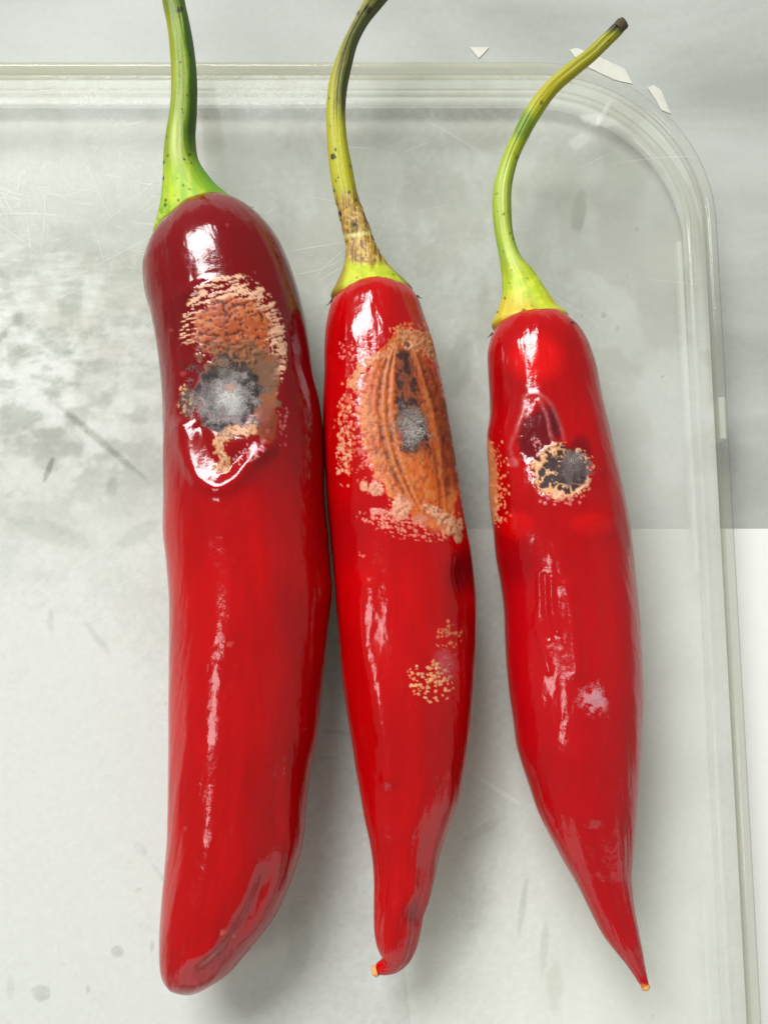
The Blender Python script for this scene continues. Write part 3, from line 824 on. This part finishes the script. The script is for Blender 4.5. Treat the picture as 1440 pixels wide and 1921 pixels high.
def paint2(p):
    x, y = p.x, p.y
    yl = np.clip((y - 628) / 360.0, 0, 1)
    xc = 762 + 62 * yl ** 1.3
    lens = np.sin(math.pi * np.clip((y - 612) / 400.0, 0.001, 0.999)) ** 0.75
    wl, wr_ = 112 * lens, 66 * lens
    s = np.where(x < xc, (x - xc) / np.maximum(wl, 1), (x - xc) / np.maximum(wr_, 1))
    n = fbm(x / 16, y / 16, 5, 4) - 0.5
    inside = ss(1.06, 0.90, np.abs(s) + 0.34 * n) * ss(612, 640, y) * ss(1000, 960, y - 0.25 * (x - 800))
    p.lift(-9 * ss(1.2, 0.3, np.abs(s)) * lens)
    # darker dent under the lesion and on the right flank
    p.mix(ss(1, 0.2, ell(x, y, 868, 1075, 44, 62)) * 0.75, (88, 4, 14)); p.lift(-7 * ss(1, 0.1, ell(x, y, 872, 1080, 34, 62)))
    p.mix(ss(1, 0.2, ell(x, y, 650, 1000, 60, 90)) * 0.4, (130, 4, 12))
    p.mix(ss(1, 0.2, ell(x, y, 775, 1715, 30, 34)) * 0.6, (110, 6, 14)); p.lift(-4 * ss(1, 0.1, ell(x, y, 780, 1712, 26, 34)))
    p.lift(5 * np.exp(-(polyd(x, y, smooth_poly([(686, 1100), (684, 1200), (706, 1290), (722, 1380), (728, 1460)])) / 20) ** 2))
    # ripe stipple round the lesion
    hal = ss(1.65, 1.05, np.abs(s)) * ss(590, 660, y) * ss(1010, 940, y)
    p.grains(np.clip(hal * 0.95, 0, 1), 6.5, 0.62, (214, 92, 60), 1.6, 7)
    p.grains(ss(1, 0.2, ell(x, y, 668, 660, 60, 50, -30)) * 0.8, 5, 0.6, (226, 120, 104), 1.0, 8)
    # orange field
    p.mix(inside, (214, 108, 28), 0.55)
    p.mix(inside * ss(0.50, 0.62, fbm(x / 12, y / 22, 12, 3)) * 0.7, (224, 142, 66))
    p.mix(inside * ss(0.55, 0.66, fbm(x / 6, y / 7, 13, 3)) * 0.45, (142, 58, 22)); p.lift(-0.8 * inside * ss(0.55, 0.66, fbm(x / 6, y / 7, 13, 3)))
    # lens shaped grooves one inside the other
    sw = s + 0.05 * (fbm(x / 20, y / 40, 14, 3) - 0.5)
    for q, dk, w_ in ((-0.80, 0.35, 0.04), (-0.64, 1.0, 0.050), (-0.49, 1.0, 0.046), (0.40, 0.6, 0.07), (0.70, 1.0, 0.09), (0.95, 0.5, 0.07)):
        g = np.exp(-((sw - q) / w_) ** 2) * inside * ss(640, 690, y) * ss(965, 890, y)
        br = 0.65 + 0.7 * (fbm(x / 9, y / 9, 15, 2) - 0.5) * 2
        p.mix(g * dk * np.clip(br, 0, 1), (84, 34, 18)); p.lift(-2.0 * g * dk)
    for q in (-0.56, -0.41, 0.55):
        g = np.exp(-((sw - q) / 0.05) ** 2) * inside
        p.mix(g * 0.55, (220, 136, 58)); p.lift(0.9 * g)
    p.mix(inside * ss(0.15, 0.8, s) * ss(960, 880, y) * 0.55, (120, 52, 24))
    # dark core
    core = ss(1.05, 0.75, np.abs(np.where(s < 0, s / 0.37, s / 0.36)) + 0.5 * (fbm(x / 12, y / 12, 16, 3) - 0.5)) * ss(640, 662, y) * ss(868, 830, y)
    p.mix(core * 0.8, (128, 64, 30), 0.75); p.lift(-1.5 * core)
    p.mix(core * ss(0.48, 0.60, fbm(x / 13, y / 15, 17, 3)), (66, 34, 26)); 
    p.mix(ss(1, 0.5, ell(x, y, 765, 690, 18, 34) + 0.6 * n) * 0.4, (64, 28, 24))
    p.mix(ss(1, 0.5, ell(x, y, 775, 795, 34, 46) + 0.7 * (fbm(x / 9, y / 9, 18, 3) - 0.5)) * 0.8, (120, 114, 104), 0.9)
    p.mix(ss(1, 0.5, ell(x, y, 800, 800, 10, 26)) * 0.7, (50, 46, 44), 0.9)
    # cream crusts at both ends and along the left rim
    def crust(cx, cy, rx, ry, rot, rgb, amt=1.0, lift=3.5, sc=9.0):
        e = ell(x, y, cx, cy, rx, ry, rot) + 0.9 * (fbm(x / sc, y / sc, int(cx), 3) - 0.5)
        k = ss(1.0, 0.78, e) * amt
        p.mix(k, rgb, 0.6); p.lift(lift * 0.28 * k); p.mix(k * ss(0.50, 0.60, fbm(x / 5, y / 5, int(cy), 3)) * 0.7, (188, 104, 62)); p.lift(-1.2 * k * ss(0.5, 0.62, fbm(x / 5, y / 5, int(cy), 3)))
    crust(783, 634, 38, 20, 14, (214, 160, 98)); crust(806, 650, 16, 24, -20, (216, 164, 98)); crust(766, 645, 12, 8, 0, (232, 190, 130))
    p.mix(ss(1, .6, ell(x, y, 764, 642, 7, 6)) * .8, (70, 26, 18))
    for q in ((738, 652, 12, 10), (722, 664, 12, 8), (706, 668, 10, 7), (692, 676, 12, 8), (678, 690, 9, 10), (668, 704, 8, 14), (664, 720, 8, 10)):
        crust(*q, 0, (226, 164, 96), 0.85)
    crust(752, 952, 19, 26, 20, (234, 178, 132)); crust(818, 962, 26, 12, 24, (236, 192, 140)); crust(842, 984, 24, 22, 30, (226, 180, 128)); crust(858, 1000, 10, 20, 0, (216, 166, 116))
    crust(786, 974, 16, 10, 0, (228, 160, 128), 0.7); crust(710, 958, 18, 7, 0, (230, 150, 140), 0.6); crust(706, 918, 14, 12, 30, (234, 176, 132), 0.85); crust(684, 912, 9, 11, 0, (232, 176, 130), 0.8)
    p.grains(ss(1, 0.45, ell(x, y, 650, 810, 24, 120)), 6.5, 0.7, (232, 160, 112), 3.2, 21)
    p.grains(ss(1, 0.45, ell(x, y, 645, 850, 20, 70)), 9, 0.5, (238, 178, 136), 4, 22)
    p.grains(ss(1, 0.45, ell(x, y, 760, 985, 110, 30, 14)), 5.6, 0.75, (228, 142, 110), 2.2, 23)
    p.grains(ss(1, 0.45, ell(x, y, 780, 622, 60, 26, 10)), 7, 0.7, (214, 140, 80), 2, 24)
    # little blistered patches lower down
    p.grains(ss(1.05, 0.6, ell(x, y, 810, 1278, 52, 46)), 5.8, 0.55, (244, 190, 130), 3.0, 25, sx=1.2)
    p.grains(ss(1.0, 0.6, ell(x, y, 822, 1262, 24, 30)), 6.5, 0.6, (246, 196, 124), 3.4, 26, sx=1.4)
    p.grains(ss(1.05, 0.6, ell(x, y, 842, 1190, 34, 30)), 6.5, 0.55, (224, 140, 90), 2.6, 27)
    p.mix(ss(1, 0.2, ell(x, y, 836, 1246, 28, 36, -20) + 0.6 * (fbm(x / 12, y / 12, 28, 3) - 0.5)) * 0.45, (170, 80, 84), 0.5)
    p.grains(ss(1, 0.5, ell(x, y, 677, 1040, 10, 8)), 6, 0.9, (240, 120, 100), 2, 29)
    # swollen bits of skin that catch the light under the lesion
    p.lift(4 * np.exp(-(ell(x, y, 660, 615, 34, 40)) ** 2))

pep2 = empty('chilli_pepper', 'red chilli with a hooked tip and a long ridged orange rot spot', 'pepper', GROUP)
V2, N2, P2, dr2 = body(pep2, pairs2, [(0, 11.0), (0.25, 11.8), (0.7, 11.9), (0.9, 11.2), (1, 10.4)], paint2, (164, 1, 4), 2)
fibres(pep2, V2, N2, P2, [(773, 795, 36, 48, 1900, 9, (236, 232, 222), (140, 132, 122), 0.8)], 12, 'small tuft of grey mould')
fibres(pep2, V2, N2, P2, [(838, 1250, 26, 34, 160, 9, (206, 150, 150), (176, 90, 90), 0.7)], 14, 'thin pinkish mould film')

stem2 = [(716, -64, 756, -40), (680.6, 0, 718.5, 2), (655, 50, 688, 40), (637, 87, 671, 74), (623, 126, 658, 122), (615.6, 155, 651, 156), (612, 199, 647, 202), (612.7, 253, 650, 253),
         (617, 307, 659, 305), (628, 372, 672, 366), (641, 426, 690, 412), (648, 462, 703, 450), (645, 485, 716, 476), (639, 510, 735, 503), (628, 535, 757, 524), (620, 558, 774, 547), (628, 568, 768, 559), (645, 574, 754, 568)]
def cstem2(p):
    s, y, x = p.s, p.y, p.x
    n = fbm(x / 9, y / 50, 31, 4)
    p.c[:] = lin(164, 166, 34)
    p.mix(ss(220, 60, y + 60 * (n - 0.5)), (116, 118, 30))
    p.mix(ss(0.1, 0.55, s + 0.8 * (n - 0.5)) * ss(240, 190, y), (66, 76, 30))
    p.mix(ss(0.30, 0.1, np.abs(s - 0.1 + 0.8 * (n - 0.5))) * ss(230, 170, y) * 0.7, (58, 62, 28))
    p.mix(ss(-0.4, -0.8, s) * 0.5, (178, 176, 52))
    dry = ss(338, 392, y + 30 * (n - 0.5)) * ss(512, 486, y - 8 * np.cos(3 * s) + 26 * (fbm(x / 12, y / 12, 33, 3) - 0.5))
    p.mix(dry, (160, 128, 82), 0.8)
    st2 = fbm(x / 3.0 - (y - 480) * s / 60, y / 60, 34, 3)
    p.mix(dry * ss(0.5, 0.62, st2), (110, 84, 48)); p.lift(-1.6 * dry * ss(0.5, 0.62, st2))
    p.mix(dry * ss(0.52, 0.6, fbm(x / 5, y / 5, 35, 3)) * 0.7, (196, 168, 116))
    p.mix(ss(6, 2, np.abs(y - 437 + 0.12 * (x - 670) + 5 * (fbm(x / 6, y / 6, 36, 2) - .5))) * 0.7, (206, 206, 190))
    p.mix(ss(1, .4, ell(x, y, 665, 422, 14, 10)) * .6, (80, 84, 48))
    cal = ss(484, 500, y + 16 * (fbm(x / 12, y / 12, 33, 3) - 0.5))
    p.mix(cal, (168, 188, 40), 0.45); p.mix(cal * ss(0.48, 0.62, fbm(x / 10, y / 10, 37, 3)) * .6, (196, 202, 84))
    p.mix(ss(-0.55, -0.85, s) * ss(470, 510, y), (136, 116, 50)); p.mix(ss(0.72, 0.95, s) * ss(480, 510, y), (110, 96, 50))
    p.grains(np.full(x.shape, 0.5), 5, 0.03, (70, 66, 20), -0.3, 38)
    for q in ((690, 14, 8), (672, 20, 4), (625, 291, 6), (629, 277, 3), (657, 308, 2.5), (634, 330, 2), (630, 336, 2), (654, 358, 3), (626, 355, 3), (668, 372, 3), (617, 180, 2), (634, 182, 2), (636, 398, 5), (664, 418, 5)):
        speck(p, *q)
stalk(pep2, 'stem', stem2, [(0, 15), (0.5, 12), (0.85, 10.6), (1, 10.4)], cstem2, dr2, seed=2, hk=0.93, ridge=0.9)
sepal(pep2, V2, N2, P2, 783, 557, 1, 0.6, 10, 3)
sepal(pep2, V2, N2, P2, 618, 566, -0.7, 0.8, 14, 3)
def end_tip(root, V, name='style_tip'):
    """pale dried point left at the blossom end"""
    c0, c1 = V[-14].mean(0), V[-1].mean(0)
    d = c1 - c0; d /= np.linalg.norm(d)
    s = np.cross(d, [0, 0, 1.0]); s /= np.linalg.norm(s); t = np.cross(s, d)
    r0 = 0.8 * np.linalg.norm(V[-10] - V[-10].mean(0), axis=1).mean()
    vv, ff = [], []
    for k, (l, rr) in enumerate(((-0.6, 1.0), (0.2, 1.08), (0.55, 0.8), (0.5, 0.35), (0.2, 0.1))):
        for j in range(12):
            a = j * math.pi / 6
            q = rr * r0 * (1 + 0.12 * math.sin(3 * a + k))
            vv.append(c1 + d * l * r0 + s * math.cos(a) * q + t * math.sin(a) * q)
        if k:
            b = 12 * k
            ff += [(b - 12 + j, b - 12 + (j + 1) % 12, b + (j + 1) % 12, b + j) for j in range(12)]
    ff.append(tuple(range(48, 60)))
    return mesh(name, np.array(vv), ff, TIPM, root)
end_tip(pep2, V2)

# ------------------------------------------------------------------ the pointed pepper
L3 = [(915, 664), (916.5, 706), (919, 742), (919, 781), (915, 810), (914, 833), (918, 885), (919, 937), (925.6, 990), (930.7, 1042), (939, 1087), (946, 1141),
      (948.4, 1200), (950.8, 1248), (956.7, 1307), (963.8, 1354), (969.5, 1400), (981, 1440), (993.7, 1478), (1006.7, 1517), (1022, 1551), (1040.6, 1587), (1058.8, 1621),
      (1082, 1660), (1103, 1702), (1129, 1754), (1155, 1788), (1181, 1819)]
R3 = [(1110, 664), (1119.5, 706), (1127, 747), (1138, 794), (1148, 841), (1158.6, 888), (1169, 937), (1177, 982), (1184.6, 1042), (1192.8, 1118), (1198.7, 1177), (1202, 1248),
      (1203.4, 1307), (1201, 1378), (1198.7, 1448), (1195.4, 1504), (1190, 1569), (1185, 1621), (1183.7, 1647), (1187.6, 1691), (1195.4, 1733), (1203, 1772), (1209.7, 1811)]
pairs3 = [(998, 587, 1003, 586), (978, 590, 1022, 584), (955, 597, 1045, 586), (936, 608, 1066, 601), (922, 631, 1086, 620), (916, 655, 1100, 643)]
pairs3 += rows([690, 742, 781, 810, 840, 885, 937, 990, 1042, 1090, 1141, 1200, 1248, 1307, 1354, 1400, 1440, 1478, 1517, 1555, 1590, 1621, 1647, 1675, 1702, 1733, 1760, 1788, 1811], L3, R3)
pairs3 += [(1190, 1833, 1213.5, 1830), (1199, 1847, 1217, 1845), (1204, 1853, 1218, 1853)]

def paint3(p):
    x, y = p.x, p.y
    n = fbm(x / 20, y / 20, 5, 4) - 0.5
    p.mix(ss(990, 1100, y) * 0.55, (170, 6, 16))
    p.mix(ss(1, 0.2, ell(x, y, 960, 720, 50, 110)) * 0.55, (140, 4, 10))
    p.mix(ss(1, 0.2, ell(x, y, 975, 1060, 60, 60)) * 0.5, (120, 4, 12))
    p.mix(ss(1, 0.3, ell(x, y, 1060, 890, 90, 90)) * 0.55, (128, 6, 14))
    # sunken rot with two raised hoop lines
    bowl = ss(1.25, 0.2, ell(x, y, 1036, 840, 74, 92))
    p.lift(-5.5 * bowl)
    dk = ss(1.02, 0.6, ell(x, y, 1010, 810, 42, 62, 25) + 0.3 * n)
    p.mix(dk * 0.85, (74, 6, 14)); p.lift(-1.5 * dk)
    p.mix(ss(1, 0.5, ell(x, y, 1042, 790, 13, 44, -14)) * 0.8, (72, 8, 18))
    p.mix(ss(1, 0.5, ell(x, y, 1090, 850, 26, 46)) * 0.6, (62, 6, 10))
    for pts in ([(966, 872), (957, 840), (966, 812), (980, 772), (986, 742), (1002, 737), (1026, 748), (1046, 778), (1056, 806), (1060, 822)],
                [(1012, 750), (1026, 776), (1032, 804), (1036, 822)]):
        d = polyd(x, y, smooth_poly(pts)) + 3 * (fbm(x / 6, y / 6, 9, 3) - 0.5)
        g = np.exp(-(d / 4.0) ** 2)
        p.mix(g * 0.45 * (0.55 + 0.9 * fbm(x / 9, y / 9, 10, 2)), (172, 74, 72), 0.45); p.lift(0.8 * g)
    p.mix(ss(1, .5, ell(x, y, 962, 866, 14, 12)) * 0.5, (180, 70, 74), 0.4)
    # scab: cream crust on one side, grey mould on the other
    e = ell(x, y, 1054, 882, 54, 50)
    scab = ss(1.02, 0.88, e + 0.25 * n)
    p.mix(scab, (44, 18, 12), 0.7); p.lift(-3 * scab)
    rid = 1 - np.abs(fbm(x / 13, y / 13, 41, 3) - 0.5) * 7
    ringz = np.exp(-((e - 0.86) / 0.20) ** 2)
    lf = ss(1085, 1040, x) + ss(900, 922, y) * ss(1110, 1090, x)
    net = np.clip(ss(0.25, 0.6, rid + 0.75 * ringz - 0.35) * np.clip(lf, 0, 1) * ss(1.12, 0.95, e + 0.2 * n), 0, 1)
    net *= 1 - ss(1, 0.6, ell(x, y, 1038, 868, 14, 18))
    p.mix(net, (220, 172, 104), 0.55); p.lift(1.8 * net)
    p.mix(net * ss(0.52, 0.62, fbm(x / 7, y / 7, 43, 2)), (240, 200, 146))
    p.mix(ss(1, 0.5, ell(x, y, 1078, 872, 32, 38) + 1.1 * (fbm(x / 12, y / 12, 50, 3) - 0.5)) * 0.85, (100, 92, 86), 0.9); p.lift(5 * ss(1, 0.2, ell(x, y, 1080, 872, 30, 36)))
    p.grains(np.exp(-((e - 1.0) / 0.12) ** 2), 8, 0.8, (226, 178, 130), 4, 44)
    p.grains(ss(1, 0.4, ell(x, y, 1055, 936, 56, 18)), 7, 0.6, (224, 120, 110), 2.4, 45)
    p.grains(ss(1, 0.4, ell(x, y, 1006, 832, 18, 18)), 5, 0.6, (196, 90, 84), 1.6, 46)
    # orange rot that wraps the left flank
    xl = np.interp(y, [a[1] for a in L3], [a[0] for a in L3])
    fl = ss(16, 7, (x - xl) + 10 * n + 14 * ss(850, 800, y) + 12 * ss(950, 1000, y)) * ss(805, 830, y) * ss(1000, 960, y)
    p.lift(-4 * np.exp(-(ell(x, y, 930, 900, 30, 100)) ** 2))
    p.mix(fl, (214, 140, 78), 0.55)
    z = ss(46, 8, x - xl) * ss(800, 860, y) * ss(1005, 960, y)
    p.grains(z, 6, 0.75, (232, 150, 96), 2.4, 47)
    p.grains(z * ss(24, 10, x - xl) * ss(890, 930, y), 8, 0.9, (228, 176, 120), 3, 48)
    # swollen bright skin below
    p.mix(ss(1, 0.5, ell(x, y, 968, 985, 44, 34)) * 0.35, (214, 3, 6)); p.lift(5 * np.exp(-(ell(x, y, 965, 990, 36, 28)) ** 2))
    p.mix(ss(1, 0.5, ell(x, y, 1110, 985, 46, 30)) * 0.35, (204, 3, 6)); p.lift(5 * np.exp(-(ell(x, y, 1108, 985, 44, 26)) ** 2))
    p.mix(ss(1, 0.4, ell(x, y, 1005, 670, 70, 60)) * 0.5, (224, 10, 8))
    # shallow lengthwise wrinkles
    for pts, w_, hgt in (([(1010, 1075), (1012, 1130), (1006, 1170), (1016, 1210), (1030, 1260)], 6, 1.8), ([(1034, 1085), (1036, 1140), (1046, 1185)], 7, 2.0), ([(1062, 1100), (1078, 1180), (1084, 1260)], 14, 3),
                         ([(1040, 1560), (1090, 1640), (1130, 1720)], 14, 3), ([(1120, 1560), (1150, 1660), (1180, 1760)], 16, -3.5)):
        p.lift(hgt * np.exp(-(polyd(x, y, smooth_poly(pts)) / w_) ** 2))
    p.lift(-2.0 * np.exp(-(polyd(x, y, [(1022, 1080), (1024, 1150), (1030, 1195)]) / 6) ** 2))
    # thin white mould web
    e2 = ell(x, y, 1114, 1316, 34, 34)
    web = ss(0.46, 0.66, fbm(x / 9 + n * 2, y / 9, 49, 4) + 0.16 * (1 - e2))
    p.mix(web * ss(1.05, 0.3, e2) * 0.75, (214, 148, 152), 0.6)
    p.mix(ss(1846, 1853, y), (236, 130, 40))

pep3 = empty('chilli_pepper', 'red chilli tapering to a sharp point, with a small round scab and curved stem', 'pepper', GROUP)
V3, N3, P3, dr3 = body(pep3, pairs3, [(0, 10.4), (0.3, 11.2), (0.6, 11.6), (0.85, 11.4), (1, 11.0)], paint3, (156, 1, 5), 3)
fibres(pep3, V3, N3, P3, [(1080, 872, 32, 38, 520, 7, (196, 190, 184), (96, 90, 86), 0.6)], 13, 'dark grey mould on the scab')
fibres(pep3, V3, N3, P3, [(1114, 1316, 34, 34, 380, 7, (228, 190, 194), (200, 110, 114), 1.3)], 15, 'small white mould web on red skin')
end_tip(pep3, V3)

stem3 = [(1160, 36, 1172, 52), (1150, 44, 1166, 60), (1138, 56, 1152, 74), (1124, 68, 1138, 88), (1105.7, 86, 1122, 104), (1061, 120, 1083, 137), (1021, 156, 1048, 168), (989, 197, 1020, 206), (965, 242, 996, 246),
         (940.5, 298, 970, 302), (926.5, 346, 959.5, 350), (924, 395, 958.7, 393), (930.5, 447, 963, 439), (938.5, 491, 978, 480), (942, 530, 1002, 509), (938.5, 564, 1028, 548), (928, 592, 1047, 577), (922, 611, 1065, 594), (929, 620, 1060, 604), (946, 626, 1046, 614)]
def cstem3(p):
    s, y, x = p.s, p.y, p.x
    n = fbm(x / 9, y / 40, 51, 4)
    p.c[:] = lin(150, 168, 44)
    p.mix(ss(230, 170, y + 40 * (n - 0.5)), (160, 158, 34))
    p.mix(ss(150, 80, y) * 0.5, (122, 130, 34))
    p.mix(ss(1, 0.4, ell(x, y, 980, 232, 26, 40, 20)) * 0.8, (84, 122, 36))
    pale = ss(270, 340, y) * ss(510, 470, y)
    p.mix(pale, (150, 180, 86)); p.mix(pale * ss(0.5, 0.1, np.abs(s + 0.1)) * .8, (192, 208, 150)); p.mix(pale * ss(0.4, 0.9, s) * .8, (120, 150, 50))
    p.mix(ss(490, 530, y), (164, 190, 56)); p.mix(ss(480, 520, y) * ss(0.5, 0.62, fbm(x / 12, y / 12, 53, 3)) * .6, (196, 208, 90))
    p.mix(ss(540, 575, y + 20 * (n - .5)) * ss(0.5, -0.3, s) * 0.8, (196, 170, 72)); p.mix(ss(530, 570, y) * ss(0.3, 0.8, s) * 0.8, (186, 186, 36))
    p.mix(ss(66, 50, y), (70, 84, 30)); p.mix(ss(58, 44, y), (48, 42, 28), 0.8)
    p.grains(np.full(x.shape, 0.5), 5, 0.03, (84, 92, 24), -0.3, 54)
    for q in ((973, 292, 2.5), (963, 446, 3), (953, 395, 2), (945, 470, 2), (960, 505, 2), (990, 520, 2), (947, 560, 3), (1016, 190, 4)):
        speck(p, *q, (96, 104, 30))
    for q in ((986, 582, 5), (984, 587, 4)):
        speck(p, *q, (20, 70, 24))
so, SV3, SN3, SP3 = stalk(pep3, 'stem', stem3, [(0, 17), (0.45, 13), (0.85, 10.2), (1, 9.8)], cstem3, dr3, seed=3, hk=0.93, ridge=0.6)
sepal(pep3, V3, N3, P3, 1074, 607, 1, 0.6, 10, 3)
sepal(pep3, V3, N3, P3, 921, 628, -0.5, 0.9, 12, 3)

# dark dried cut end with a pale hollow pith
c1, c0 = SV3[0].mean(0), SV3[8].mean(0)
d = c1 - c0; d /= np.linalg.norm(d)
s_ = np.cross(d, [0, 0, 1.0]); s_ /= np.linalg.norm(s_); t2 = np.cross(s_, d)
r0 = np.linalg.norm(SV3[2] - SV3[2].mean(0), axis=1).mean()
def lathe(name, prof, mat, parent, n=20):
    vv, ff = [], []
    for k, (l, rr) in enumerate(prof):
        for j in range(n):
            a = 2 * math.pi * j / n
            q = rr * r0 * (1 + 0.07 * math.sin(4 * a + 0.5) + 0.05 * math.sin(7 * a))
            vv.append(c1 + d * l * r0 + s_ * math.cos(a) * q + t2 * math.sin(a) * q)
        if k:
            b = n * k
            ff += [(b - n + j, b - n + (j + 1) % n, b + (j + 1) % n, b + j) for j in range(n)]
    ff.append(tuple(range(n * (len(prof) - 1), n * len(prof))))
    return mesh(name, np.array(vv), ff, mat, parent)
ce = lathe('cut_end', [(-1.3, 1.02), (-0.4, 1.18), (0.2, 1.22), (0.42, 1.1), (0.42, 0.62), (0.2, 0.5)], CUT, so)
lathe('pith', [(0.2, 0.52), (0.5, 0.5), (0.5, 0.34), (0.25, 0.26)], PITH, so)
